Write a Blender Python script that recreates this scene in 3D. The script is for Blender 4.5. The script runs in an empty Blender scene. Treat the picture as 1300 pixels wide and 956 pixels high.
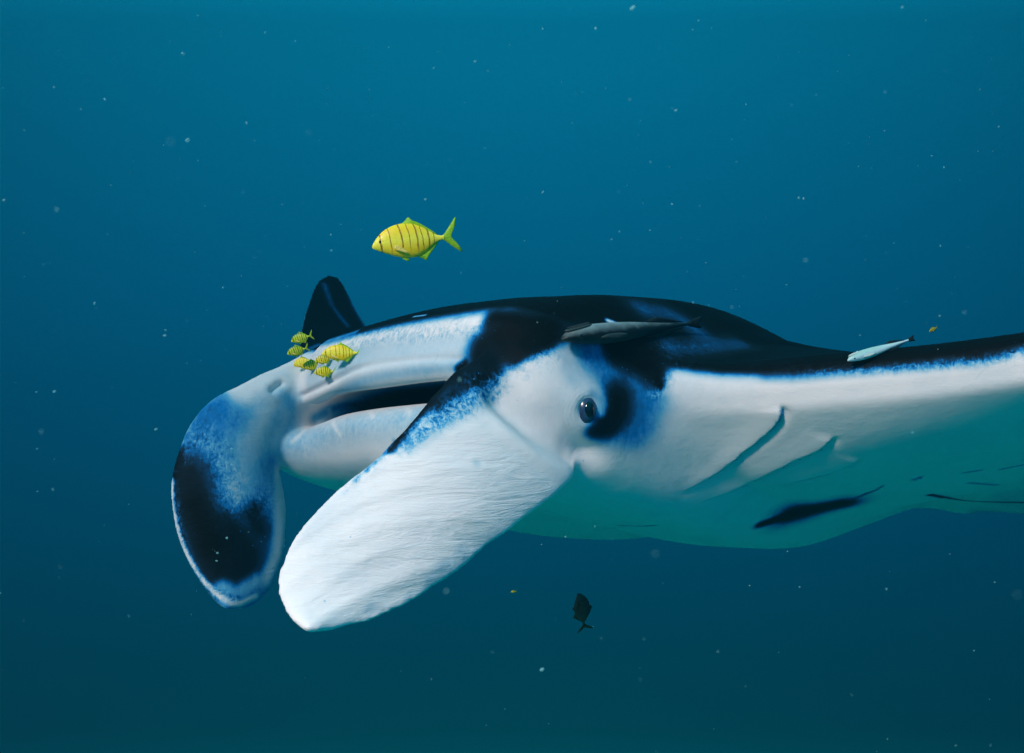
import bpy, bmesh, math, random
import numpy as np
from mathutils import Vector, Matrix
from mathutils.bvhtree import BVHTree
from mathutils.kdtree import KDTree

random.seed(7); np.random.seed(7)
SC = bpy.context.scene
COL = SC.collection
R = math.radians

# ------------------------------------------------------------------ camera
F = 1126.0                                    # focal length in photograph pixels (1300 wide)
cam_d = bpy.data.cameras.new('camera'); cam = bpy.data.objects.new('camera', cam_d)
COL.objects.link(cam); SC.camera = cam
cam.location = (0, 0, 0); cam.rotation_euler = (R(90), 0, 0)
cam_d.sensor_width = 36.0; cam_d.lens = 36.0 * F / 1300.0
cam_d.dof.use_dof = True; cam_d.dof.focus_distance = 1.5; cam_d.dof.aperture_fstop = 10.0
cam_d.clip_start = 0.02; cam_d.clip_end = 500

# ------------------------------------------------------------------ open water all round (world)
W = bpy.data.worlds.new('World'); SC.world = W; W.use_nodes = True
nt = W.node_tree; nt.nodes.clear()
tc = nt.nodes.new('ShaderNodeTexCoord'); sx = nt.nodes.new('ShaderNodeSeparateXYZ')
mr = nt.nodes.new('ShaderNodeMapRange'); mr.inputs[1].default_value = -1; mr.inputs[2].default_value = 1
rp = nt.nodes.new('ShaderNodeValToRGB'); bg = nt.nodes.new('ShaderNodeBackground'); wo = nt.nodes.new('ShaderNodeOutputWorld')
nt.links.new(tc.outputs['Generated'], sx.inputs[0]); nt.links.new(sx.outputs['Z'], mr.inputs[0])
nt.links.new(mr.outputs[0], rp.inputs[0]); nt.links.new(rp.outputs[0], bg.inputs[0]); nt.links.new(bg.outputs[0], wo.inputs[0])
cr = rp.color_ramp; cr.interpolation = 'B_SPLINE'
stops = [(0.0, (0.0, .155, .140)), (.28, (0.0, .058, .070)), (.37, (0.0, .041, .068)), (.5, (0.0, .080, .160)),  # lowest stop raised, out of view, to brighten the belly
         (.56, (0.0, .100, .190)), (.62, (0.0, .132, .232)), (.66, (0.0, .156, .264)), (.72, (0.0, .186, .295)), (.85, (.002, .24, .34)), (1.0, (.008, .34, .42))]
cr.elements[0].position = 0; cr.elements[1].position = 1
for p, c in stops[1:-1]: cr.elements.new(p)
for e, (p, c) in zip(cr.elements, stops): e.position = p; e.color = (*c, 1)
bg.inputs[1].default_value = 2.30

# ------------------------------------------------------------------ sun
sun_d = bpy.data.lights.new('sun', 'SUN'); sun = bpy.data.objects.new('sun', sun_d); COL.objects.link(sun)
sun_d.energy = 4.6; sun_d.angle = R(10); sun_d.color = (1.0, .79, .69)
SUN_TRAVEL = Vector((.52, .65, -.56)).normalized()
sun.rotation_euler = SUN_TRAVEL.to_track_quat('-Z', 'Y').to_euler()
sun.location = (-2, -3, 3)

SC.view_settings.view_transform = 'Standard'; SC.view_settings.look = 'None'
SC.view_settings.exposure = 1.58; SC.view_settings.gamma = 1.0
SC.cycles.use_denoising = True
SC.cycles.max_bounces = 6; SC.cycles.volume_bounces = 0
SC.render.film_transparent = False

# ------------------------------------------------------------------ helpers
def at(px, py, d):
    return np.array(((px - 650) / F * d, d, -(py - 478) / F * d))

def cr_eval(P, n, closed=False):
    """Catmull-Rom through control points P (k,...) with n samples per span."""
    P = np.asarray(P, float); k = len(P)
    if closed: Q = np.concatenate([P[-1:], P, P[:2]])
    else: Q = np.concatenate([2 * P[:1] - P[1:2], P, 2 * P[-1:] - P[-2:-1]])
    t = np.linspace(0, 1, n, endpoint=False)
    sh = (n,) + (1,) * (P.ndim - 1)
    t = t.reshape(sh); out = []
    for i in range(k if closed else k - 1):
        a, b, c, d = Q[i], Q[i + 1], Q[i + 2], Q[i + 3]
        out.append(.5 * ((2 * b) + (-a + c) * t + (2 * a - 5 * b + 4 * c - d) * t ** 2 + (-a + 3 * b - 3 * c + d) * t ** 3))
    if not closed: out.append(P[-1:])
    return np.concatenate(out)

def hermite(x, X, Y):
    """Monotone-ish cubic interpolation of Y(X) (Y may be vector valued), non-uniform Catmull-Rom slopes."""
    X = np.asarray(X, float); Y = np.asarray(Y, float); x = np.asarray(x, float)
    m = np.zeros_like(Y); dX = np.diff(X); sl = np.diff(Y, axis=0) / dX.reshape((-1,) + (1,) * (Y.ndim - 1))
    m[0] = sl[0]; m[-1] = sl[-1]
    a, b = sl[:-1], sl[1:]
    hm = np.where(a * b > 0, 2 * a * b / (a + b + 1e-12), 0.0)
    av = .5 * (a + b)
    m[1:-1] = .6 * av + .4 * hm
    i = np.clip(np.searchsorted(X, x) - 1, 0, len(X) - 2)
    sh = (-1,) + (1,) * (Y.ndim - 1)
    h = dX[i].reshape(sh); t = ((x - X[i]) / dX[i]).reshape(sh)
    return ((2*t**3-3*t**2+1) * Y[i] + (t**3-2*t**2+t) * h * m[i] + (-2*t**3+3*t**2) * Y[i+1] + (t**3-t**2) * h * m[i+1])

def smooth(x, a, b):
    t = np.clip((np.asarray(x, float) - a) / (b - a), 0, 1); return t * t * (3 - 2 * t)

def mesh_obj(name, verts, faces, mat=None, parent=None, shade=True):
    me = bpy.data.meshes.new(name); me.from_pydata([tuple(map(float, v)) for v in verts], [], [tuple(map(int, f)) for f in faces]); me.update()
    if shade: me.shade_smooth()
    if mat: me.materials.append(mat)
    o = bpy.data.objects.new(name, me); COL.objects.link(o)
    if parent: o.parent = parent
    return o

def tag(o, label=None, cat=None, group=None, kind=None):
    if label: o['label'] = label
    if cat: o['category'] = cat
    if group: o['group'] = group
    if kind: o['kind'] = kind
    return o

# ------------------------------------------------------------------ the manta's own frame: h forward, l towards its left wing, u dorsal
PITCH, ROLL, YAW = R(9.0), R(5.0), R(44)
_H0 = np.array((-math.cos(YAW), -math.sin(YAW), 0)); _L0 = np.array((math.sin(YAW), -math.cos(YAW), 0)); _Z = np.array((0, 0, 1.0))
HV = _H0 * math.cos(PITCH) + _Z * math.sin(PITCH)
_U = _Z * math.cos(PITCH) - _H0 * math.sin(PITCH)
LV = _L0 * math.cos(ROLL) + _U * math.sin(ROLL)
UV = _U * math.cos(ROLL) - _L0 * math.sin(ROLL)
M0 = at(478, 490, 1.68)
BASIS = np.stack([HV, LV, UV])
def to_world(p): return M0 + np.asarray(p, float) @ BASIS
def to_manta(p): return (np.asarray(p, float) - M0) @ BASIS.T

def grid_faces(nu, nv, closed_v=True, off=0):
    f = []
    for i in range(nu - 1):
        for j in range(nv if closed_v else nv - 1):
            j2 = (j + 1) % nv
            f.append((off + i*nv + j, off + i*nv + j2, off + (i+1)*nv + j2, off + (i+1)*nv + j))
    return f

# 16 points round each chordwise section: mouth/leading edge, back, trailing edge, belly, chin
def wing_sec(le, c, tu, tl, z0, r, dr=0.0):
    return [(le, z0), (le-.1*r, z0+.45*r), (le-.45*r, z0+.8*r), (le-1.1*r, z0+1.05*r), (le-.13*c, z0+.62*tu), (le-.28*c, z0+.9*tu),
            (le-.45*c, z0+tu), (le-.75*c, z0+.5*tu-.25*dr), (le-c, z0+.010-dr), (le-c, z0-.010-dr), (le-.75*c, z0-.5*tl-.3*dr), (le-.45*c, z0-tl),
            (le-.27*c, z0-.93*tl), (le-.12*c, z0-.74*tl), (le-.75*r, z0-1.35*r), (le-.16*r, z0-.6*r)]
SECS = [
 (0.00, [(-.42,.0),(-.12,.025),(-.012,.0),(.0,.060),(-.05,.145),(-.30,.225),(-.75,.292),(-1.40,.15),(-1.95,.0),(-1.95,-.02),(-1.50,-.15),(-.95,-.25),(-.45,-.21),(-.12,-.185),(-.015,-.11),(-.06,-.03)]),
 (0.17, [(-.42,.0),(-.12,.025),(-.018,.0),(-.006,.060),(-.055,.142),(-.30,.210),(-.75,.275),(-1.40,.14),(-1.95,.0),(-1.95,-.02),(-1.50,-.15),(-.95,-.265),(-.45,-.23),(-.13,-.182),(-.03,-.105),(-.075,-.03)]),
 (0.28, [(-.30,-.02),(-.11,.005),(-.035,-.01),(-.02,.055),(-.065,.135),(-.30,.195),(-.75,.243),(-1.40,.12),(-1.90,-.04),(-1.90,-.06),(-1.50,-.15),(-.95,-.265),(-.45,-.23),(-.13,-.182),(-.025,-.115),(-.075,-.045)]),
 (0.345,[(-.06,-.05),(-.055,-.03),(-.05,-.0),(-.045,.045),(-.09,.115),(-.30,.19),(-.75,.232),(-1.38,.10),(-1.86,-.09),(-1.86,-.11),(-1.50,-.15),(-.95,-.262),(-.45,-.225),(-.16,-.160),(-.07,-.115),(-.07,-.075)]),
 (0.395,[(-.13,-.03),(-.13,-.01),(-.13,.02),(-.135,.05),(-.17,.09),(-.34,.15),(-.75,.205),(-1.38,.09),(-1.80,-.11),(-1.80,-.13),(-1.48,-.145),(-.95,-.242),(-.47,-.205),(-.22,-.14),(-.15,-.09),(-.135,-.055)]),
 (0.435,[(-.26,-.0),(-.262,.015),(-.27,.035),(-.285,.06),(-.32,.088),(-.45,.13),(-.80,.178),(-1.38,.07),(-1.76,-.12),(-1.76,-.14),(-1.46,-.14),(-.95,-.222),(-.52,-.175),(-.33,-.10),(-.275,-.045),(-.263,-.02)]),
 (0.50, wing_sec(-.345, 1.37, .15, .20, .015, .048, .14)),
 (0.64, wing_sec(-.395, 1.26, .115, .17, .022, .046, .15)),
 (0.90, wing_sec(-.49, 1.08, .075, .12, .045, .040, .12)),
 (1.25, wing_sec(-.63, .86, .05, .055, .12, .030, .06)),
 (1.60, wing_sec(-.78, .62, .032, .035, .28, .022, .02)),
 (1.86, wing_sec(-.92, .40, .022, .022, .52, .015)),
 (2.00, wing_sec(-1.03, .24, .015, .015, .70, .012)),
 (2.08, wing_sec(-1.12, .12, .011, .011, .83, .009)),
 (2.10, wing_sec(-1.17, .05, .008, .008, .865, .006)),
]
FAR_JAW = {3: {13: (-.10,-.178), 14: (.02,-.130), 15: (.0,-.085)}, 4: {13: (-.14,-.155), 14: (-.03,-.120), 15: (-.04,-.080), 12: (-.45,-.21)}}
def build_disc():
    Lc = np.array([s[0] for s in SECS]); S = np.array([s[1] for s in SECS])
    NU = 90
    ls = np.concatenate([np.linspace(0, .5, 46)[:-1], np.linspace(.5, 2.1, 60)])
    Lm = np.concatenate([-Lc[::-1][:-1], Lc]); Sm = np.concatenate([S[::-1][:-1], S])
    lm = np.concatenate([-ls[::-1][:-1], ls])
    for k, e in FAR_JAW.items():                    # the far corner of the lower jaw runs on into the lobe's root
        for j, q in e.items(): Sm[len(Lc) - 1 - k][j] = q
    sec = hermite(lm, Lm, Sm)                       # (nl,16,2)
    verts = []
    for l, s in zip(lm, sec):
        c = cr_eval(s, 10, closed=True)
        verts.append(np.column_stack([c[:, 0], np.full(len(c), l), c[:, 1]]))
    V = np.array(verts); nu, nv = V.shape[:2]
    F_ = grid_faces(nu, nv)
    v = V.reshape(-1, 3); n = len(v)
    v = np.vstack([v, V[0].mean(0), V[-1].mean(0)])
    for j in range(nv):
        F_.append((n, (j + 1) % nv, j)); o = (nu - 1) * nv; F_.append((n + 1, o + j, o + (j + 1) % nv))
    return to_world(v), F_

def paddle(A, B, dA, dB, bulge, thick, root_shift, n=60, m=36):
    """Thick rounded sheet between two edge curves (pixels + own depths), both running root to tip."""
    A = np.array([at(p[0], p[1], d) for p, d in zip(A, dA)]); B = np.array([at(p[0], p[1], d) for p, d in zip(B, dB)])
    def res(P):
        c = cr_eval(P, 20); s = np.concatenate([[0], np.cumsum(np.linalg.norm(np.diff(c, axis=0), axis=1))]); s /= s[-1]
        return np.stack([np.interp(np.linspace(0, 1, n), s, c[:, k]) for k in range(3)], 1)
    A, B = res(A), res(B)
    s = (1 - np.cos(np.linspace(0, np.pi, m))) / 2
    C = A[:, None] * (1 - s)[None, :, None] + B[:, None] * s[None, :, None]
    w = np.sin(np.pi * s)
    t = np.linspace(0, 1, n)
    C[..., 1] -= bulge * w[None] * np.sin(np.pi * np.clip(t * .8 + .12, 0, 1))[:, None]
    # root rows pushed into the head
    ext = np.array([C[0] + np.array(root_shift) * k for k in (1.0, .5)])
    C = np.concatenate([ext, C]); n2 = n + 2
    tu = np.gradient(C, axis=0); tv = np.gradient(C, axis=1)
    N = np.cross(tu, tv); N /= np.linalg.norm(N, axis=2, keepdims=True) + 1e-9
    tt = np.concatenate([[0, 0], t])
    th = thick * (1 - .55 * tt)[:, None] * (.25 + .75 * w[None] ** .6) * np.sqrt(np.clip((1.0 - tt) / .06, .05, 1))[:, None]
    front, back = C + N * th[..., None] / 2, C - N * th[..., None] / 2
    v = np.concatenate([front.reshape(-1, 3), back.reshape(-1, 3)]); o = n2 * m; f = []
    for i in range(n2 - 1):
        for j in range(m - 1):
            a = i*m + j; f.append((a, a+1, a+m+1, a+m)); f.append((o+a, o+a+m, o+a+m+1, o+a+1))
    for i in range(n2 - 1):
        a = i*m; f.append((a, a+m, o+a+m, o+a)); a = i*m + m - 1; f.append((a, o+a, o+a+m, a+m))
    for j in range(m - 1):
        a = j; f.append((a, o+a, o+a+1, a+1)); a = (n2-1)*m + j; f.append((a, a+1, o+a+1, o+a))
    return v, f

NEAR_A = [(598,450),(578,470),(554,498),(528,528),(505,556),(470,589),(431,621),(399,652),(374,684),(358,716),(353,743),(358,767),(368,783),(382,791)]
NEAR_B = [(740,594),(722,612),(700,632),(672,653),(641,678),(611,699),(583,723),(552,745),(522,765),(499,776),(472,788),(448,794),(428,798),(406,799)]
NEAR_DA = np.interp(np.linspace(0,1,14), [0,.3,1], [1.475,1.37,1.20]); NEAR_DB = np.interp(np.linspace(0,1,14), [0,.3,1], [1.50,1.38,1.20])
FAR_A = [(412,436),(376,452),(340,471),(304,490),(268,509),(242,540),(227,575),(218,610),(219,642),(225,677),(238,711),(255,740),(272,760),(286,771)]
FAR_B = [(408,572),(388,570),(368,570),(356,577),(352,600),(358,625),(362,650),(362,676),(360,702),(353,726),(343,747),(331,761),(320,769),(308,773)]
FAR_DA = np.interp(np.linspace(0,1,14), [0,.15,.3,1], [2.02,1.93,1.83,1.72]); FAR_DB = np.interp(np.linspace(0,1,14), [0,.15,.3,1], [2.02,1.95,1.89,1.76])

VOX = .0043
def build_manta():
    vs, fs, off = [], [], 0
    for v, f in (build_disc(),
                 paddle(NEAR_A, NEAR_B, NEAR_DA, NEAR_DB, .022, .042, (.05, .07, .0)),
                 paddle(FAR_A, FAR_B, FAR_DA, FAR_DB, .03, .06, (.03, .03, .0))):
        vs.append(v); fs += [tuple(i + off for i in q) for q in f]; off += len(v)
    o = mesh_obj('body', np.concatenate(vs), fs)
    bm = bmesh.new(); bm.from_mesh(o.data); bmesh.ops.recalc_face_normals(bm, faces=bm.faces); bm.to_mesh(o.data); bm.free()
    md = o.modifiers.new('r', 'REMESH'); md.mode = 'VOXEL'; md.voxel_size = VOX; md.use_smooth_shade = True
    dg = bpy.context.evaluated_depsgraph_get()
    me = bpy.data.meshes.new_from_object(o.evaluated_get(dg), depsgraph=dg)
    o.modifiers.clear(); old = o.data; o.data = me; bpy.data.meshes.remove(old)
    return o

class Skin:
    """vertex arrays of the animal's one continuous surface, with sculpting and pigment brushes"""
    def __init__(s, o):
        s.o = o; me = o.data; n = s.n = len(me.vertices)
        co = np.empty(n * 3); me.vertices.foreach_get('co', co); s.co = co.reshape(-1, 3)
        ed = np.empty(len(me.edges) * 2, int); me.edges.foreach_get('vertices', ed); s.ed = ed.reshape(-1, 2)
        s.deg = np.maximum(np.bincount(s.ed.ravel(), minlength=n), 1).astype(float)
    def avg(s, X):
        a, b = s.ed[:, 0], s.ed[:, 1]
        return np.stack([np.bincount(a, X[b, k], s.n) + np.bincount(b, X[a, k], s.n) for k in range(X.shape[1])], 1) / s.deg[:, None]
    def relax(s, it, lam=.5, w=None, mu=None):
        w = 1.0 if w is None else w[:, None]
        for _ in range(it):
            s.co = s.co + lam * w * (s.avg(s.co) - s.co)
            if mu: s.co = s.co - mu * w * (s.avg(s.co) - s.co)
    def relax_near(s, c, rad, it):
        dist = np.linalg.norm(s.co - c, axis=1); e = s.ed[(dist[s.ed[:, 0]] < rad) & (dist[s.ed[:, 1]] < rad)]
        if not len(e): return
        idx, inv = np.unique(e.ravel(), return_inverse=True); e = inv.reshape(-1, 2); n = len(idx)
        deg = np.bincount(e.ravel(), minlength=n).astype(float); w = .6 * (1 - smooth(dist[idx], rad * .4, rad * .97))[:, None]; X = s.co[idx]
        for _ in range(it):
            A = np.stack([np.bincount(e[:, 0], X[e[:, 1], k], n) + np.bincount(e[:, 1], X[e[:, 0], k], n) for k in range(3)], 1) / deg[:, None]
            X = X + w * (A - X)
        s.co[idx] = X
    def write(s):
        me = s.o.data; me.vertices.foreach_set('co', s.co.ravel()); me.update(); me.shade_smooth()
        nn = np.empty(s.n * 3); me.vertex_normals.foreach_get('vector', nn); s.no = nn.reshape(-1, 3)
        fs = np.empty(len(me.loops), int); me.loops.foreach_get('vertex_index', fs)
        st = np.empty(len(me.polygons), int); me.polygons.foreach_get('loop_start', st); q = fs[st[:, None] + np.arange(4)]
        seen = (s.co[:, 0] / s.co[:, 1] < .62)[q[:, 0]] & (s.co[:, 1] < 4.3)[q[:, 0]]
        s.bvh = BVHTree.FromPolygons(s.co.tolist(), q[seen].tolist())
    def hit(s, px, py):
        d = Vector(at(px, py, 1.0)).normalized()
        loc, nor, i, dist = s.bvh.ray_cast(Vector((0, 0, 0)), d)
        if loc is None: return None
        if nor.dot(d) > 0: nor = -nor
        return np.array(loc), np.array(nor)

body = build_manta()
sk = Skin(body)
sk.relax(8, .55, None, .57); sk.relax(4, .5)
for (px, py, d, rad, it) in ((388, 470, 1.93, .10, 60), (372, 566, 1.93, .075, 45), (610, 470, 1.50, .08, 40), (680, 530, 1.50, .10, 30), (735, 600, 1.51, .05, 20),
                               (590, 464, 1.50, .06, 60), (840, 610, 1.62, .20, 60), (790, 630, 1.58, .12, 60)):
    sk.relax_near(at(px, py, d), rad, it)
sk.write()

# ---- relief: brow over the eye, gill flaps, jaw groove, nostril slit
def curve_on(pts, step=2.0):
    P = cr_eval(np.array(pts, float), 24)
    out = []
    for x, y in P[::2]:
        h = sk.hit(x, y)
        if h is not None: out.append(h[0])
    return np.array(out)
def near_curve(C, radius):
    """vertices near polyline C: index, distance, signed side in the surface, position along (0..1)"""
    lo, hi = C.min(0) - radius, C.max(0) + radius
    idx = np.where(np.all((sk.co > lo) & (sk.co < hi), axis=1))[0]
    X = sk.co[idx]; best = np.full(len(X), 1e9); side = np.zeros(len(X)); tt = np.zeros(len(X))
    for k in range(len(C) - 1):
        a, b = C[k], C[k + 1]; ab = b - a; L2 = ab @ ab + 1e-12
        t = np.clip((X - a) @ ab / L2, 0, 1); q = X - (a + t[:, None] * ab); d = np.linalg.norm(q, axis=1)
        up = d < best
        sd = np.einsum('ij,ij->i', np.cross(np.broadcast_to(ab, X.shape), q), sk.no[idx])
        best[up] = d[up]; side[up] = np.sign(sd[up]); tt[up] = (k + t[up]) / (len(C) - 1)
    return idx, best, side, tt

GILLS = [
 [(990,514),(992,526),(984,541),(965,558),(940,578),(910,600),(880,618),(862,628)],
 [(1060,552),(1050,564),(1035,574),(1010,584),(985,597),(950,613),(918,628),(885,640)],
 [(1095,581),(1080,590),(1060,598),(1030,606),(1000,614),(960,630)],
 [(1126,615),(1105,622),(1082,630)],
 [(1172,605),(1152,612)]]
disp = np.zeros((sk.n, 3)); gill_d = np.full(sk.n, 1.0)
for gi, g in enumerate(GILLS):
    C = curve_on(g); idx, d, sd, t = near_curve(C, .09)
    amp = (.0050, .0048, .0040, .004, .004)[gi] * smooth(t, 0, .12) * (1 - smooth(t, .72, 1))
    front = sd < 0
    prof = np.where(front, .8 * np.exp(-(d / .030) ** 2), -1.3 * np.exp(-(d / .011) ** 2))
    ok = (sk.no[idx] @ np.array((0, 0, 1.0))) < .7
    disp[idx] += sk.no[idx] * (amp * prof * ok)[:, None]
    gd = np.where(front, d * 2.2, d) + .02 * smooth(t, .75, 1) + .012 * (1 - smooth(t, 0, .10))
    gill_d[idx] = np.minimum(gill_d[idx], gd)
JAW = [(384,502),(400,494),(425,482),(448,470),(475,463),(510,458),(550,455),(592,456)]
C = curve_on(JAW); idx, d, sd, t = near_curve(C, .05)
disp[idx] -= sk.no[idx] * (.008 * np.exp(-(d / .005) ** 2) * (1 - .75 * smooth(t, .35, .6)))[:, None]
disp[idx] += sk.no[idx] * (np.where(sd < 0, .004, .0015) * np.exp(-((d - .012) / .010) ** 2) * (1 - .6 * smooth(t, .35, .6)))[:, None]
NOSTRIL = [(345,496),(351,491),(357,487)]
C = curve_on(NOSTRIL); idx, d, sd, t = near_curve(C, .05)
disp[idx] += sk.no[idx] * (-.007 * np.exp(-(d / .006) ** 2) + .003 * np.exp(-((d - .016) / .012) ** 2))[:, None]
for pts, am, wd in (([(636,508),(676,538),(716,563),(746,582)], -.028, .030), ([(608,498),(648,545),(693,581),(736,604)], .009, .016)):
    C = curve_on(pts); idx, d, sd, t = near_curve(C, wd * 3)
    disp[idx] += sk.no[idx] * (am * np.exp(-(d / wd) ** 2))[:, None]
for px, py, am, wd in ((688, 478, .016, .055), (640, 470, .008, .04), (860, 500, .012, .09)):
    c, n = sk.hit(px, py); disp += n[None] * (am * np.exp(-(np.linalg.norm(sk.co - c, axis=1) / wd) ** 2))[:, None]
EYE, EYE_N = sk.hit(743, 520)
de = np.linalg.norm(sk.co - EYE, axis=1)
disp += EYE_N[None] * (.016 * np.exp(-(de / .055) ** 2) - .016 * np.exp(-(de / .017) ** 2))[:, None]
# curved folds across the near lobe and slow unevenness everywhere
from mathutils import noise as mnoise
A3 = np.array([at(*p, d) for p, d in zip(NEAR_A, NEAR_DA)]); B3 = np.array([at(*p, d) for p, d in zip(NEAR_B, NEAR_DB)]); CT = (A3 + B3) / 2
lo_, hi_ = np.minimum(A3.min(0), B3.min(0)) - .03, np.maximum(A3.max(0), B3.max(0)) + .03
il = np.where(np.all((sk.co > lo_) & (sk.co < hi_), axis=1))[0]
dl = np.min(np.linalg.norm(sk.co[il][:, None] - CT[None, 1:], axis=2), axis=1); il = il[dl < .16]; wl = 1 - smooth(dl[dl < .16], .09, .16)
ax_ = (CT[-1] - CT[0]); ax_ /= np.linalg.norm(ax_)
for i, w in zip(il.tolist(), wl.tolist()):
    x, y, z = sk.co[i]
    bow = 2.2 * (x + .1) ** 2
    q = Vector((x * 5.0, y * 3.0, (z + bow + .10 * x) * 34.0))
    v = mnoise.noise(q) * .0032 + mnoise.noise(q * 2.3 + Vector((3, 1, 7))) * .0011
    q2 = Vector((x * 9, y * 5, z * 9)); v += mnoise.noise(q2) * .003
    disp[i] += sk.no[i] * (v * w)
sk.co = sk.co + disp
sk.relax_near(at(660, 530, 1.48), .11, 30); sk.relax_near(at(700, 570, 1.48), .08, 20); sk.relax_near(at(735, 600, 1.5), .05, 12); sk.relax_near(at(758, 606, 1.54), .075, 70)
sk.write()

# ---- pigment, with some painted light and shade: p = 0 black back ... 1 white belly, painted on the animal's own surface
mc = to_manta(sk.co); hh, ll, uu = mc.T; al = np.abs(ll)
bl = np.interp(al, [0, .30, .36, .43, .52, .64, .9, 1.25, 1.6, 1.86, 2.1], [.118, .115, .10, .050, .030, .024, .042, .13, .295, .53, .87])
lez = np.interp(al, [0, .34, .40, .44, .5, .64, .9, 1.25, 1.6, 1.86, 2.1], [-.0, -.05, -.13, -.26, -.345, -.395, -.49, -.63, -.78, -.92, -1.17])
cho = np.interp(al, [0, .34, .5, .64, .9, 1.25, 1.6, 1.86, 2.1], [1.95, 1.83, 1.37, 1.26, 1.08, .86, .62, .40, .05])
tez = np.interp(al, [0, .28, .45, .64, .9, 1.25, 1.6, 1.86, 2.1], [0, -.05, -.13, -.13, -.08, .06, .26, .52, .865])
fr = np.clip((lez - hh) / cho, 0, 1)
dors = uu - (bl + (tez - bl) * fr)
pig_light = np.clip(.5 - dors / .030, 0, 1)

_ord = np.argsort(sk.co[:, 0]); _sx = sk.co[_ord, 0]
def _near(lo, hi):
    i = _ord[np.searchsorted(_sx, lo[0]):np.searchsorted(_sx, hi[0])]
    X = sk.co[i]; return i[np.all((X > lo) & (X < hi), axis=1)]
mottle = np.zeros(sk.n)
def line(pts, rad, val, soft=1.0, op=1.0, mirror=False, n=8, arr=None):
    """one soft stroke of tone along a curve lying on the skin"""
    H = [h for h in (sk.hit(x, y) for x, y in (cr_eval(np.array(pts, float), n) if len(pts) > 1 else pts)) if h is not None]
    if not H: return
    C = np.array([h[0] for h in H]); N = np.array([h[1] for h in H])
    sets = [(C, N)]
    if mirror:
        Q = to_manta(C); Q[:, 1] *= -1; NQ = N @ BASIS.T; NQ[:, 1] *= -1; sets.append((to_world(Q), NQ @ BASIS))
    for C, N in sets:
        r = rad * C[:, 1].mean() / F if C is sets[0][0] else rad * sets[0][0][:, 1].mean() / F
        idx = _near(C.min(0) - r, C.max(0) + r)
        if not len(idx): continue
        X = sk.co[idx]; D2 = np.full(len(idx), 1e9); k = np.zeros(len(idx), int)
        for j in range(len(C)):
            if j < len(C) - 1:
                ab = C[j+1] - C[j]; t = np.clip((X - C[j]) @ ab / (ab @ ab + 1e-12), 0, 1); q = X - C[j] - t[:, None] * ab
            else: q = X - C[j]
            d = np.einsum('ij,ij->i', q, q); u = d < D2; D2[u] = d[u]; k[u] = j
        w = (1 - smooth(np.sqrt(D2), r * (1 - soft), r)) * smooth(np.einsum('ij,ij->i', sk.no[idx], N[k]), -.3, .2) * op
        T = pig_light if arr is None else arr
        T[idx] += (val - T[idx]) * w
def brush(px, py, rad, val, soft=1.0, op=1.0, mirror=False): line([(px, py)], rad, val, soft, op, mirror)

line([(384,432),(392,410),(398,380),(412,360),(425,385),(440,412)], 40, .05, .5)
line([(412,362),(422,388),(440,412)], 12, .42)  # pale sheen painted on the far wing tip
# far lobe: dark patch, with blue painted in for light lost over distance
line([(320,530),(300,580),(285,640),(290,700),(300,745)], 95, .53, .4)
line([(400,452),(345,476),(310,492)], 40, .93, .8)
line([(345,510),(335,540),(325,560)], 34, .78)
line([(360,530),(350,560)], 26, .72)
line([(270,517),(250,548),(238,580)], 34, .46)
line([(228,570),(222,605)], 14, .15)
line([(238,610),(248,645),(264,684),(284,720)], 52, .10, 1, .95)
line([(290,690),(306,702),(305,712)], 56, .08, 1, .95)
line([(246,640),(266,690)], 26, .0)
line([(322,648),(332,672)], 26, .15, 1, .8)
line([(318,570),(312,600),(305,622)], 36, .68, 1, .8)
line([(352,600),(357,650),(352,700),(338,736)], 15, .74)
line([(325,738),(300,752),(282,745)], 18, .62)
line([(219,592),(219,640),(229,685),(245,718),(268,748),(298,767),(325,757)], 6, .95, 1)  # lit rim painted along the lobe's edge
# head front, jaws: greyed and blued to paint in the weaker light there
line([(452,421),(400,440),(345,468),(300,489),(266,511)], 11, .52)
line([(395,478),(470,448),(540,438),(590,436)], 36, .80, .8)
line([(405,512),(470,482),(540,470),(580,466)], 18, .70)
line([(380,565),(440,545),(500,535),(540,525)], 52, .74)
line([(400,530),(430,516),(480,511),(530,510)], 14, .62)
line([(370,585),(420,597),(470,590)], 24, .82)
for a in ([(418,520),(424,540),(432,552)], [(466,514),(474,530)], [(515,512),(520,526)], [(388,545),(372,560)]): line(a, 6, .97, 1, .6)
# near lobe and cheek
line([(655,430),(620,445),(600,468)], 56, .08, .7)
line([(705,420),(660,436)], 40, .04, .8)
line([(595,478),(560,515)], 34, .22)
line([(628,404),(650,406),(690,410)], 30, .02)
line([(640,425),(690,425)], 26, .02, .8)
line([(705,468),(670,486),(640,510)], 34, 1.0)
line([(695,500),(700,530),(660,540)], 60, 1.0, .6)
line([(660,580),(560,640),(470,700),(410,740)], 95, 1.0, .3)
line([(515,562),(545,542),(575,524),(605,508),(625,498)], 26, .58, 1, .9)
line([(495,570),(520,540),(545,511),(570,482),(590,462)], 13, .08)
line([(450,610),(480,583),(500,560)], 7, .50, 1, .7)
for x, y, r, v in ((605,588,10,.8),(545,735,15,.74),(562,722,18,.74),(470,772,14,.80),(585,700,16,.82),(520,757,11,.80)): brush(x, y, r, v, 1, .9)
line([(530,760),(565,730),(600,705),(630,682)], 22, .83, 1, .8)
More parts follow.
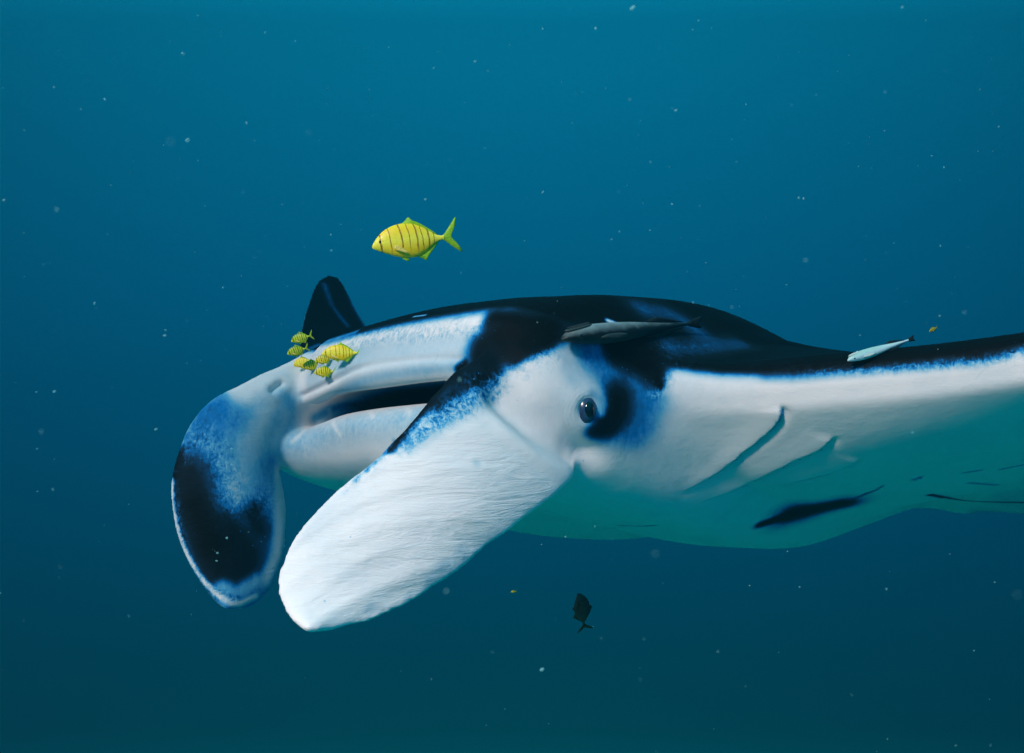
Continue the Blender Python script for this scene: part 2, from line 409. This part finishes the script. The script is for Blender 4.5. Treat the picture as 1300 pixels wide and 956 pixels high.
# around the eye
line([(750,450),(792,468),(822,500),(812,540)], 62, .46, 1, 1, True)
line([(775,480),(806,515),(806,545)], 40, .48, 1, .8, True)
line([(720,450),(728,480)], 26, .78, 1, .8)
line([(712,505),(722,540)], 18, .95)
brush(744, 518, 34, .60, 1, .5)
line([(788,500),(792,525),(780,545)], 48, .36, 1, .7, True)
line([(784,508),(780,526),(767,539)], 38, .05, 1, .93, True)
line([(775,542),(752,549)], 20, .2, 1, .85, True)
line([(785,446),(812,458),(828,470)], 34, .0, .9, 1, True)
line([(828,470),(838,488)], 11, .05, .9, 1, True)
line([(780,435),(820,448),(850,450)], 30, .02)
line([(752,500),(764,508),(764,522)], 13, .64)
line([(866,490),(900,496),(950,497)], 30, 1.0)
# shoulder patches on the back
line([(815,392),(850,398),(885,420)], 46, .44, 1, .85, True)
line([(850,440),(885,440),(940,436)], 40, .40, 1, .85, True)
line([(772,407),(782,411)], 8, .9)  # splash of light painted onto the shoulder
line([(525,402),(540,400)], 5, .7)
line([(578,404),(592,400)], 5, .6)
# belly blotches and gill slits
line([(1066,640),(1035,646),(1005,653)], 56, .08)
line([(1000,655),(965,666)], 16, .08)
line([(1082,634),(1092,630),(1120,618)], 6, .35)
for a in ([(1225,600),(1245,597)], [(1230,613),(1268,616)], [(1270,596),(1300,590)], [(1160,609),(1170,606)], [(785,667),(810,668),(832,667)]): line(a, 6, .45)
line([(1180,628),(1230,636),(1300,638)], 7, .1)
for path, r, v in (([(500,566),(545,538),(585,515),(630,494)], 34, 1.0), ([(440,618),(500,566)], 16, .9), ([(600,482),(640,480),(700,452)], 26, .8), ([(238,570),(262,560),(285,600),(295,640),(330,640)], 34, .55),
                   ([(222,600),(232,690),(262,745),(300,764)], 12, 1.0), ([(530,762),(570,730),(640,676)], 30, .45), ([(395,455),(470,428),(600,416)], 22, .8), ([(385,560),(440,545),(530,520)], 40, .22),
                   ([(860,462),(950,462),(1050,468),(1150,465),(1300,450)], 16, .7), ([(830,440),(880,440)], 40, .4), ([(830,500),(850,480)], 18, .6)):
    line(path, r, v, arr=mottle)
pig_light = np.minimum(pig_light, np.maximum(.40, smooth(gill_d, -.003, .0065)))  # shade in the gill slits painted into the skin tone

inside = (al < .335) & (hh > -.46) & (uu > -.075) & (uu < .035)          # lining of the mouth, darkened to paint in the cavity's shade
pig_light = np.where(inside, pig_light + (.26 - pig_light) * smooth(-hh, .045, .20), pig_light)
def add_attr(name, arr):
    a = body.data.attributes.new(name, 'FLOAT', 'POINT'); a.data.foreach_set('value', np.ascontiguousarray(arr, dtype=np.float32))
add_attr('pig_light', pig_light); add_attr('mottle', mottle)
add_attr('eye_distance', np.linalg.norm(sk.co - EYE, axis=1))
lobe = np.zeros(sk.n)
for A_, B_, DA_, DB_, n_ in ((NEAR_A, NEAR_B, NEAR_DA, NEAR_DB, 14), (FAR_A, FAR_B, FAR_DA, FAR_DB, 14)):
    for k in range(3, n_):
        for t_ in (.1, .3, .5, .7, .9):
            c = at(*A_[k], DA_[k]) * (1 - t_) + at(*B_[k], DB_[k]) * t_; i_ = _near(c - .09, c + .09)
            lobe[i_] = np.maximum(lobe[i_], (1.0 if A_ is NEAR_A else .35) * (1 - smooth(np.linalg.norm(sk.co[i_] - c, axis=1), .03, .09)))
add_attr('lobe', lobe)

# ------------------------------------------------------------------ materials
class NT:
    def __init__(s, name):
        s.m = bpy.data.materials.new(name); s.m.use_nodes = True; s.t = s.m.node_tree; s.b = s.t.nodes['Principled BSDF']
    def n(s, kind, **kw):
        nd = s.t.nodes.new('ShaderNode' + kind)
        for k, v in kw.items():
            if k.startswith('i_'): nd.inputs[k[2:].replace('_', ' ')].default_value = v
            else: setattr(nd, k, v)
        return nd
    def l(s, a, b): s.t.links.new(a, b)
    def math(s, op, a, b=None, clamp=False):
        nd = s.t.nodes.new('ShaderNodeMath'); nd.operation = op; nd.use_clamp = clamp
        for i, v in enumerate((a, b)):
            if v is None: continue
            if isinstance(v, (int, float)): nd.inputs[i].default_value = v
            else: s.l(v, nd.inputs[i])
        return nd.outputs[0]
    def ramp(s, fac, stops, interp='LINEAR'):
        nd = s.t.nodes.new('ShaderNodeValToRGB'); r = nd.color_ramp; r.interpolation = interp
        r.elements[0].position = stops[0][0]; r.elements[1].position = stops[-1][0]
        for p, c in stops[1:-1]: r.elements.new(p)
        for e, (p, c) in zip(r.elements, stops): e.position = p; e.color = (*c, 1)
        s.l(fac, nd.inputs[0]); return nd.outputs[0]
    def coords(s, scale=(1, 1, 1)):
        t = s.n('TexCoord'); mp = s.n('Mapping'); mp.inputs['Scale'].default_value = scale; s.l(t.outputs['Object'], mp.inputs[0]); return mp.outputs[0]
    def noise(s, scale, detail=4, rough=.55, vec=None, dist=0):
        nd = s.n('TexNoise'); nd.inputs['Scale'].default_value = scale; nd.inputs['Detail'].default_value = detail
        nd.inputs['Roughness'].default_value = rough; nd.inputs['Distortion'].default_value = dist
        s.l(vec if vec is not None else s.coords(), nd.inputs['Vector']); return nd.outputs['Fac']
    def bump(s, h, strength, dist):
        b = s.n('Bump'); b.inputs['Strength'].default_value = strength; b.inputs['Distance'].default_value = dist
        s.l(h, b.inputs['Height']); return b

def skin_material():
    k = NT('manta_skin')
    pg = k.n('Attribute', attribute_name='pig_light').outputs['Fac']; lb = k.n('Attribute', attribute_name='lobe').outputs['Fac']
    ed = k.n('Attribute', attribute_name='eye_distance').outputs['Fac']
    streak = k.noise(1.0, 5, .6, k.coords((95, 95, 38)), .6)
    fine = k.noise(150, 3, .6)
    big = k.noise(14, 4, .6)
    # ragged borders between black and white
    mid = k.math('MULTIPLY', k.math('SUBTRACT', 1.0, k.math('ABSOLUTE', k.math('MULTIPLY', k.math('SUBTRACT', pg, .5), 2.0))), 1.0, True)
    j = k.math('ADD', k.math('MULTIPLY', k.math('SUBTRACT', streak, .5), .55), k.math('MULTIPLY', k.math('SUBTRACT', fine, .5), .35))
    j = k.math('ADD', j, k.math('MULTIPLY', k.math('SUBTRACT', big, .5), .3))
    p = k.math('ADD', pg, k.math('MULTIPLY', j, k.math('ADD', k.math('MULTIPLY', mid, .30), .03)), True)
    # ragged, streaky mottling where black breaks up into white
    mt = k.n('Attribute', attribute_name='mottle').outputs['Fac']
    m1 = k.noise(1.0, 6, .7, k.coords((70, 70, 70)), 1.2); m2 = k.noise(1.0, 5, .7, k.coords((190, 190, 60)), .8)
    mm = k.math('ADD', k.math('MULTIPLY', k.math('SUBTRACT', m1, .5), 2.2), k.math('MULTIPLY', k.math('SUBTRACT', m2, .5), 1.3))
    p = k.math('ADD', p, k.math('MULTIPLY', k.math('MULTIPLY', mm, mt), .62), True)
    # small dark freckles
    vo = k.n('TexVoronoi'); vo.inputs['Scale'].default_value = 26; k.l(k.coords(), vo.inputs['Vector'])
    fk = k.math('MULTIPLY', k.math('LESS_THAN', vo.outputs['Distance'], .055), k.math('GREATER_THAN', big, .56))
    p = k.math('SUBTRACT', p, k.math('MULTIPLY', fk, .22), True)
    # grey mottling and old scratches
    p = k.math('SUBTRACT', p, k.math('MULTIPLY', k.math('MULTIPLY', k.math('SUBTRACT', k.noise(5.5, 6, .65), .50), 2.2, True), .20), True)
    scr = None
    for sc, rot in (((2.2, 3.2, 22), (.3, .2, .5)),):
        mp = k.n('Mapping'); mp.inputs['Scale'].default_value = sc; mp.inputs['Rotation'].default_value = rot; k.l(k.n('TexCoord').outputs['Object'], mp.inputs[0])
        ve = k.n('TexVoronoi', feature='DISTANCE_TO_EDGE'); ve.inputs['Scale'].default_value = 1.6; k.l(mp.outputs[0], ve.inputs['Vector'])
        ln = k.math('MULTIPLY', k.math('LESS_THAN', ve.outputs['Distance'], .007), k.math('GREATER_THAN', k.noise(7, 2), .56))
        scr = ln if scr is None else k.math('MAXIMUM', scr, ln)
    p = k.math('SUBTRACT', p, k.math('MULTIPLY', scr, k.math('MULTIPLY', k.math('SUBTRACT', pg, .45), .09)), True)
    v2 = k.n('TexVoronoi'); v2.inputs['Scale'].default_value = 75; k.l(k.coords(), v2.inputs['Vector'])
    p = k.math('ADD', p, k.math('MULTIPLY', k.math('LESS_THAN', v2.outputs['Distance'], .07), k.math('MULTIPLY', k.math('LESS_THAN', pg, .3), .26)), True)
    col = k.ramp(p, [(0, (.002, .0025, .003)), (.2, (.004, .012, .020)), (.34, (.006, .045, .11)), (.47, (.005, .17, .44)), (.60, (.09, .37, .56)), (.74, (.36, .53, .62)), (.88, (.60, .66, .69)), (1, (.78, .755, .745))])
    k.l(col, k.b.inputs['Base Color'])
    k.b.inputs['Roughness'].default_value = .6; k.b.inputs['Specular IOR Level'].default_value = .03
    # relief: creases running across the lobes, rings round the eye, skin grain
    cr1 = k.noise(1.0, 6, .62, k.coords((16, 16, 95)), 1.4)
    cr2 = k.noise(1.0, 4, .6, k.coords((8, 8, 40)), 1.6)
    crs = k.math('MULTIPLY', k.math('ADD', k.math('MULTIPLY', cr1, .5), cr2), k.math('ADD', k.math('MULTIPLY', lb, .75), .08))
    rings = k.math('MULTIPLY', k.math('SINE', k.math('ADD', k.math('MULTIPLY', ed, 1100.0), k.math('MULTIPLY', big, 14.0))), k.math('MULTIPLY', k.math('SUBTRACT', 1.0, k.math('MULTIPLY', ed, 14.0), True), .025))
    grain = k.math('ADD', k.math('MULTIPLY', k.noise(420, 2, .6), .10), k.math('MULTIPLY', k.noise(9, 5, .6), .7))
    h = k.math('ADD', k.math('ADD', crs, rings), k.math('ADD', grain, k.math('MULTIPLY', k.noise(32, 5, .65), .20)))
    b = k.bump(h, .62, .006); k.l(b.outputs[0], k.b.inputs['Normal'])
    return k.m

manta = bpy.data.objects.new('manta_ray', None); COL.objects.link(manta)
tag(manta, 'huge black and white manta ray with its head lobes unrolled, swimming open-mouthed', 'manta ray')
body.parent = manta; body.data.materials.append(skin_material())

# ------------------------------------------------------------------ eye
def ball(name, r, mat, parent, seg=28, ring=16, sc=(1, 1, 1)):
    bm = bmesh.new(); bmesh.ops.create_uvsphere(bm, u_segments=seg, v_segments=ring, radius=r)
    bmesh.ops.scale(bm, vec=sc, verts=bm.verts)
    me = bpy.data.meshes.new(name); bm.to_mesh(me); bm.free(); me.shade_smooth(); me.materials.append(mat)
    o = bpy.data.objects.new(name, me); COL.objects.link(o); o.parent = parent; return o
def plain(name, col, rough=.5, spec=.3, noise_amt=.0, scale=30):
    k = NT(name); k.b.inputs['Roughness'].default_value = rough; k.b.inputs['Specular IOR Level'].default_value = spec
    if noise_amt:
        c2 = tuple(c * (1 - noise_amt) for c in col)
        k.l(k.ramp(k.noise(scale, 3), [(.3, c2), (.7, col)]), k.b.inputs['Base Color'])
    else: k.b.inputs['Base Color'].default_value = (*col, 1)
    return k.m
IRIS = plain('eye_navy', (.022, .055, .13), .25, .5, .6, 90); PUPIL = plain('pupil_black', (.001, .001, .002), .08, .7)
for side in (1, -1):
    q = to_manta(EYE + EYE_N * -.006); nq = BASIS @ EYE_N
    q[1] *= side; nq[1] *= side
    c = to_world(q); n = Vector(nq @ BASIS).normalized()
    e = ball('eye', .0255, IRIS, manta, sc=(.82, 1.12, .95)); e.location = c; e.rotation_euler = n.to_track_quat('Z', 'Y').to_euler()
    p = ball('pupil', .0120, PUPIL, e, sc=(.8, 1.15, .5)); p.location = (0, 0, .0200)

# ------------------------------------------------------------------ fish
def loft_fish(prof, nseg=22, wratio=.40):
    """prof rows: x, top, bottom, half width (fish length 1, nose at x=0, up +z)"""
    P = cr_eval(np.array(prof, float), 5); v = []; f = []
    for x, tp, bt, w in P:
        cz, hz = (tp + bt) / 2, (tp - bt) / 2
        for k in range(nseg):
            a = 2 * math.pi * k / nseg
            v.append((x, w * math.copysign(abs(math.cos(a)) ** 1.15, math.cos(a)), cz + hz * math.sin(a)))
    n = len(P); f = grid_faces(n, nseg)
    f.append(tuple(range(nseg))[::-1]); f.append(tuple((n - 1) * nseg + k for k in range(nseg)))
    return v, f
def fin_mesh(name, pts, mat, parent, th=.006, y=0.0, bend=0.0, splay=0.0):
    """closed thin blade from an outline in x,z; thicker in the middle than at the rim"""
    P = cr_eval(np.array(pts, float), 4, closed=True); c = P.mean(0); v = []; f = []; n = len(P)
    for s in (1, -1):
        for q, rim in ((P, .25), (c + (P - c) * .55, 1.0)):
            for x, z in q: v.append((x, y + s * th * rim / 2 + bend * (z - c[1]) ** 2 + splay * (z - c[1]), z))
    m = n
    for k in range(n):
        k2 = (k + 1) % n
        f += [(k, k2, m + k2, m + k), (2*m + k2, 2*m + k, 3*m + k, 3*m + k2), (k2, k, 2*m + k, 2*m + k2)]
    f.append(tuple(m + k for k in range(n))); f.append(tuple(3*m + k for k in range(n))[::-1])
    return mesh_obj(name, v, f, mat, parent)

def bar_material(name, body_c, pale_c, back_c, bar_c, bars, bw, jitter):
    k = NT(name); co = k.coords(); sx = k.n('SeparateXYZ'); k.l(co, sx.inputs[0]); X, Z = sx.outputs['X'], sx.outputs['Z']
    wob = k.math('MULTIPLY', k.math('SUBTRACT', k.noise(14, 3), .5), jitter)
    xs = k.math('ADD', k.math('ADD', X, wob), k.math('MULTIPLY', k.math('MULTIPLY', Z, Z), .9))
    base = k.ramp(k.math('ADD', k.math('MULTIPLY', Z, 2.6), .5), [(.08, body_c), (.3, tuple(b * .98 for b in body_c)), (.55, pale_c), (.82, body_c), (.97, back_c)])
    mx = k.n('MixRGB', blend_type='MIX'); k.l(base, mx.inputs[1]); mx.inputs[2].default_value = (*bar_c, 1)
    tot = None
    for i, b in enumerate(bars):
        w = bw * (1.0 if i % 2 == 0 else .62)
        d = k.math('SUBTRACT', 1.0, k.math('DIVIDE', k.math('ABSOLUTE', k.math('SUBTRACT', xs, b)), w), True)
        tot = d if tot is None else k.math('MAXIMUM', tot, d)
    fade = k.math('SUBTRACT', 1.0, k.math('MULTIPLY', k.math('SUBTRACT', -.04, Z), 12.0), True)
    ms = k.math('MULTIPLY', k.math('MULTIPLY', tot, 1.8, True), k.math('MULTIPLY', fade, k.math('ADD', k.math('MULTIPLY', k.noise(40, 3), .9), .45), True))
    k.l(ms, mx.inputs[0]); k.l(mx.outputs[0], k.b.inputs['Base Color'])
    k.b.inputs['Roughness'].default_value = .38; k.b.inputs['Specular IOR Level'].default_value = .35
    vo = k.n('TexVoronoi'); vo.inputs['Scale'].default_value = 70; k.l(co, vo.inputs['Vector'])
    k.l(k.bump(vo.outputs['Distance'], .10, .006).outputs[0], k.b.inputs['Normal'])
    return k.m

def fin_material(name, c1, c2, spec=.2):
    k = NT(name); n = k.noise(1.0, 3, .6, k.coords((14, 14, 60))); k.l(k.ramp(n, [(.3, c1), (.7, c2)]), k.b.inputs['Base Color'])
    k.b.inputs['Roughness'].default_value = .5; k.b.inputs['Specular IOR Level'].default_value = spec; return k.m

BARS = [.105, .215, .345, .43, .515, .575, .645, .705]
GOLD = bar_material('golden_scales', (1.0, .70, .002), (1.0, .90, .06), (.92, .74, .003), (.30, .13, .006), BARS, .012, .03)
GREEN = bar_material('green_gold_scales', (.80, .66, .003), (.92, .80, .02), (.45, .56, .004), (.035, .05, .004), [.13, .24, .34, .43, .52, .60, .68], .026, .02)
LIME = bar_material('lime_scales', (.40, .56, .003), (.58, .70, .012), (.16, .40, .004), (.03, .07, .004), [.13, .24, .34, .43, .52, .60, .68], .026, .02)
GOLD_FIN = fin_material('green_fin', (.14, .42, .008), (.38, .60, .012)); GREEN_FIN = fin_material('yellow_green_fin', (.16, .34, .01), (.32, .44, .015))
EYE_BLACK = plain('fish_eye', (.004, .004, .005), .12, .6); SILVER = plain('fish_cheek', (.88, .70, .12), .4, .3, .3, 60)

def trevally(label, mat, fin, px, py, d, length, tilt, yaw=0.0, group=None, roll=0.0, name='striped_fish', zs=1.1):
    root = bpy.data.objects.new(name, None); COL.objects.link(root)
    prof = [(0.0, .006, -.012, .004), (.02, .034, -.026, .016), (.07, .082, -.048, .032), (.15, .135, -.082, .050), (.26, .172, -.122, .062), (.38, .182, -.148, .066),
            (.50, .162, -.146, .060), (.60, .120, -.112, .047), (.68, .070, -.070, .032), (.74, .034, -.036, .018), (.79, .020, -.022, .012), (.82, .024, -.026, .010)]
    v, f = loft_fish(prof); mesh_obj('body', v, f, mat, root)
    fin_mesh('dorsal_fin', [(.36, .165), (.41, .205), (.45, .232), (.48, .205), (.58, .155), (.72, .060), (.74, .035), (.66, .06), (.52, .13)], fin, root, .008)
    fin_mesh('anal_fin', [(.50, -.135), (.55, -.175), (.58, -.192), (.62, -.150), (.73, -.055), (.74, -.030), (.65, -.06)], fin, root, .008)
    fin_mesh('tail_fin', [(.795, .012), (.84, .045), (.93, .130), (.985, .178), (.965, .10), (.905, .0), (.97, -.09), (1.0, -.160), (.93, -.118), (.84, -.045), (.795, -.014), (.78, .0)], fin, root, .008)
    fin_mesh('pelvic_fin', [(.30, -.125), (.34, -.165), (.39, -.175), (.37, -.14)], fin, root, .008)
    for sgn in (1, -1):
        pf = fin_mesh('pectoral_fin', [(.235, -.03), (.27, -.02), (.33, -.05), (.40, -.115), (.32, -.09), (.25, -.06)], fin if name == 'dark_fish' else SILVER, root, .006, y=sgn * .069, splay=sgn * -.15)
        e = ball('eye', .016, EYE_BLACK, root, 14, 8, (1, .5, 1)); e.location = (.098, sgn * .036, .032)
    q = at(px, py, d)
    M = Matrix.Rotation(R(yaw), 4, 'Z') @ Matrix.Rotation(R(-tilt), 4, 'Y') @ Matrix.Rotation(R(roll), 4, 'X') @ Matrix.Diagonal((length, length, length * zs, 1)) @ Matrix.Translation((-.48, 0, -.01))
    root.matrix_world = Matrix.Translation(q) @ M
    tag(root, label, 'fish', group); return root

trevally('large golden striped fish swimming alone above the manta ray', GOLD, GOLD_FIN, 526, 305, 1.60, .159, 9, 8, zs=1.2)
def over(px, py, gap):
    h = sk.hit(px, py); return (h[0][1] if h is not None else 2.0) - gap
d0 = over(430, 455, .05)
trevally('bright gold fish with brown bars over the manta ray upper jaw, largest of its group', GOLD, GOLD_FIN, 435, 448, d0, 56 * d0 / F, 2, -4, 'pilot fish over the manta ray head')
PILOTS = [
 (412, 456, .035, 22, 12, 'tiny yellow fish half hidden behind the bright gold barred fish', GREEN),
 (383, 429, .30, 25, 16, 'small lime green striped fish against the black wing tip, topmost of its group', LIME),
 (378, 445, .16, 24, 18, 'small lime green striped fish at the edge of the brow, below the topmost one', LIME),
 (385.5, 460, .030, 25, 14, 'small bright yellow striped fish swimming just ahead of its duller twin', GOLD),
 (397, 463.5, .022, 24, 12, 'small dull yellow striped fish tucked behind its brighter twin', GREEN),
 (413, 472, .030, 25, 5, 'small olive striped fish above the groove in the upper jaw', GREEN)]
for px, py, gap, ln, tl, lab, mt in PILOTS:
    d = over(px, py, gap)
    if d > 2.2: d = 1.80
    trevally(lab, mt, GREEN_FIN, px, py, d, ln * 1.22 * d / F, tl, random.uniform(-10, 10), 'pilot fish over the manta ray head', zs=1.3)

# suckerfish
def remora(label, p0, p1, d0, d1, mats, thick, parts=True):
    root = bpy.data.objects.new('suckerfish', None); COL.objects.link(root)
    a, b = at(*p0, d0), at(*p1, d1); ax = Vector(b - a); L = ax.length
    T = thick
    prof = [(0, .004, -.006, .006), (.03, .30*T, -.16*T, .03), (.09, .52*T, -.30*T, .045), (.18, .62*T, -.45*T, .052), (.32, .60*T, -.52*T, .048), (.48, .48*T, -.44*T, .038),
            (.62, .32*T, -.30*T, .026), (.75, .18*T, -.17*T, .015), (.86, .10*T, -.10*T, .008), (.91, .12*T, -.12*T, .006)]
    v, f = loft_fish(prof); mesh_obj('body', v, f, mats[0], root)
    tf = fin_mesh('tail_fin', [(.885, .10*T), (.94, .26*T), (.995, .34*T), (.985, .0), (.995, -.34*T), (.94, -.26*T), (.885, -.10*T)], mats[1], root, .008)
    if parts:
        fin_mesh('dorsal_fin', [(.58, .40*T), (.63, .60*T), (.70, .52*T), (.82, .24*T), (.86, .14*T), (.70, .28*T)], mats[1], root, .007)
        fin_mesh('anal_fin', [(.56, -.42*T), (.62, -.66*T), (.70, -.54*T), (.82, -.24*T), (.86, -.14*T), (.70, -.28*T)], mats[1], root, .007)
        for s in (1, -1):
            fin_mesh('pectoral_fin', [(.20, -.12*T), (.25, .02*T), (.34, .0), (.38, -.14*T), (.30, -.26*T)], mats[2], root, .006, y=s * .054, splay=s * -.2)
            e = ball('eye', .012, EYE_BLACK, root, 12, 8, (1, .5, 1)); e.location = (.085, s * .040, .06*T)
        dv, df = [], []
        pts = [(.02 + .17 * (.5 - .5 * math.cos(math.pi * t / 12))) for t in range(13)]
        disc = ball('sucker_disc', 1.0, mats[2], root, 20, 8, (.085, .032, .010)); disc.location = (.110, 0, .50*T); disc.rotation_euler = (0, R(-6), 0)
        for t in range(9):
            bx = ball('ridge', 1.0, mats[0], disc, 8, 6, (.004, .024 * math.sin(math.pi * (t + 1) / 10) + .004, .006)); bx.location = (-.064 + t * .016, 0, .0090)
    x = ax.normalized(); z = (Vector((0, 0, 1)) - x * x.z).normalized(); y = z.cross(x)
    Mx = Matrix((x, y, z)).transposed().to_4x4()
    root.matrix_world = Matrix.Translation(a) @ Mx @ Matrix.Scale(L, 4)
    tag(root, label, 'fish'); return root
def remora_mat(name, top, side, belly):
    k = NT(name); sx = k.n('SeparateXYZ'); k.l(k.coords(), sx.inputs[0])
    z = k.math('ADD', k.math('ADD', k.math('MULTIPLY', sx.outputs['Z'], 6.0), .5), k.math('MULTIPLY', k.math('SUBTRACT', k.noise(18, 3), .5), .25))
    k.l(k.ramp(z, [(.2, belly), (.42, side), (.55, side), (.8, top)]), k.b.inputs['Base Color']); k.b.inputs['Roughness'].default_value = .45; k.b.inputs['Specular IOR Level'].default_value = .2; return k.m
RM = (remora_mat('suckerfish_grey', (.20, .27, .27), (.012, .018, .020), (.05, .08, .085)), fin_material('suckerfish_dark_fin', (.004, .006, .007), (.012, .016, .018)), plain('suckerfish_pale', (.035, .05, .052), .5, .2, .3))
dh = over(800, 425, .03)
remora('grey suckerfish clinging flat to the black back above the manta eye', (713, 431), (891, 409), over(720, 440, .030), over(885, 415, .03), RM, .088)
RM2 = (remora_mat('suckerfish_silver', (.30, .55, .50), (.45, .68, .72), (.62, .72, .74)), RM[1], plain('suckerfish_silver_pale', (.5, .65, .6), .5, .2, .3))
remora('slim silvery suckerfish with a black tail over the black front edge of the wing', (1076, 458), (1161, 429), over(1085, 457, .022), over(1120, 446, .03) + .03, RM2, .115)

# far small fish and the dark one underneath
def small_fish(label, px, py, d, ln, tilt, mat, fin):
    trevally(label, mat, fin, px, py, d, ln * d / F, tilt, 20, None, 0, 'small_fish')
small_fish('tiny yellow green fish above the wing, past the tail of the silvery suckerfish', 1185, 418, 2.2, 15, 24, GREEN, GREEN_FIN)
small_fish('tiny yellow sliver of a fish below the big white lobe', 652, 751, 1.9, 8, 0, GREEN, GREEN_FIN)
DARK = bar_material('dark_scales', (.010, .022, .010), (.014, .030, .012), (.004, .008, .006), (.002, .004, .002), [.2, .35, .5], .02, .02)
DARK_FIN = fin_material('dark_fin', (.003, .006, .003), (.012, .04, .004), .05)
dk = trevally('dark fish turned tail down in the water beneath the manta belly', DARK, DARK_FIN, 738, 776, 2.1, .1, 0, 0, name='dark_fish')
dk.matrix_world = Matrix.Translation(at(739, 776, 2.1)) @ Matrix.Rotation(R(30), 4, 'Z') @ Matrix.Rotation(R(78), 4, 'Y') @ Matrix.Rotation(R(12), 4, 'X') @ Matrix.Diagonal((.094, .094, .125, 1)) @ Matrix.Translation((-.48, 0, -.01))

# drifting plankton: uncountable specks
def plankton():
    bm = bmesh.new(); rng = random.Random(11)
    big = [(238,178,.9,3.6),(803,10,.8,4.2),(688,850,.9,4.0),(540,253,.9,1.8),(209,426,1.1,2.6),(210,419,1.1,1.8),(133,126,.9,2.2),(313,156,.9,2.4),(232,68,.8,2.2),(603,78,.9,2.2),
           (1014,251,1.0,2.0),(1020,252,1.0,1.8),(756,36,.8,2.2),(69,497,1.0,2.4),(5,254,.9,2.2),(689,244,1.0,1.6),(420,298,1.2,1.8),(858,140,1.1,2.0),(120,385,1.2,1.8),(294,570,1.2,2.6),
           (288,683,1.3,2.2),(276,702,1.35,2.4),(275,712,1.3,1.8),(198,545,1.1,2.0)]
    for _ in range(16): big.append((rng.uniform(-50, 1350), rng.uniform(-50, 900), rng.uniform(.22, .42), rng.uniform(1.0, 2.4)))
    for _ in range(700):
        big.append((rng.uniform(-150, 1450), rng.uniform(-100, 1050) if rng.random() < .5 else rng.uniform(-60, 420), rng.uniform(.45, 1.25) if rng.random() < .6 else rng.uniform(1.2, 3.2), rng.choice((.3, .35, .4, .45, .5, .55, .6, .7, .9, 1.2))))
    for px, py, d, r in big:
        c = Vector(at(px, py, d)); r3 = r * d / F * .85
        M = Matrix.Translation(c) @ Matrix.Rotation(rng.uniform(0, 3.1), 4, (rng.random(), rng.random(), rng.random() + .01)) @ Matrix.Diagonal((r3 * rng.uniform(.6, 1), r3 * rng.uniform(.6, 1), r3 * rng.uniform(.9, 1.8), 1))
        bmesh.ops.create_icosphere(bm, subdivisions=1, radius=1, matrix=M)
    me = bpy.data.meshes.new('plankton'); bm.to_mesh(me); bm.free(); me.shade_smooth()
    k = NT('plankton_specks'); k.b.inputs['Base Color'].default_value = (.25, .58, .60, 1); k.b.inputs['Roughness'].default_value = .8; k.b.inputs['Specular IOR Level'].default_value = 0; k.b.inputs['Alpha'].default_value = .30
    me.materials.append(k.m); o = bpy.data.objects.new('plankton', me); COL.objects.link(o)
    tag(o, 'pale specks of plankton drifting through the blue water', 'plankton', kind='stuff')
plankton()

# ------------------------------------------------------------------ the water itself
def haze_box():
    lo, hi = (-5.0, -.5, -2.6), (5.0, 6.5, 2.6)
    v = [(x, y, z) for x in (lo[0], hi[0]) for y in (lo[1], hi[1]) for z in (lo[2], hi[2])]
    f = [(0,1,3,2),(4,6,7,5),(0,4,5,1),(2,3,7,6),(0,2,6,4),(1,5,7,3)]
    o = mesh_obj('haze', v, f, shade=False)
    m = bpy.data.materials.new('sea_water'); m.use_nodes = True; t = m.node_tree; t.nodes.clear()
    out = t.nodes.new('ShaderNodeOutputMaterial'); pv = t.nodes.new('ShaderNodeVolumePrincipled')
    pv.inputs['Color'].default_value = (.002, .024, .034, 1); pv.inputs['Absorption Color'].default_value = (.06, .08, .10, 1)
    pv.inputs['Density'].default_value = .43; pv.inputs['Anisotropy'].default_value = .3
    t.links.new(pv.outputs[0], out.inputs['Volume']); o.data.materials.append(m)
    tag(o, 'clear blue sea water all around the manta ray', 'water', kind='stuff')
haze_box()
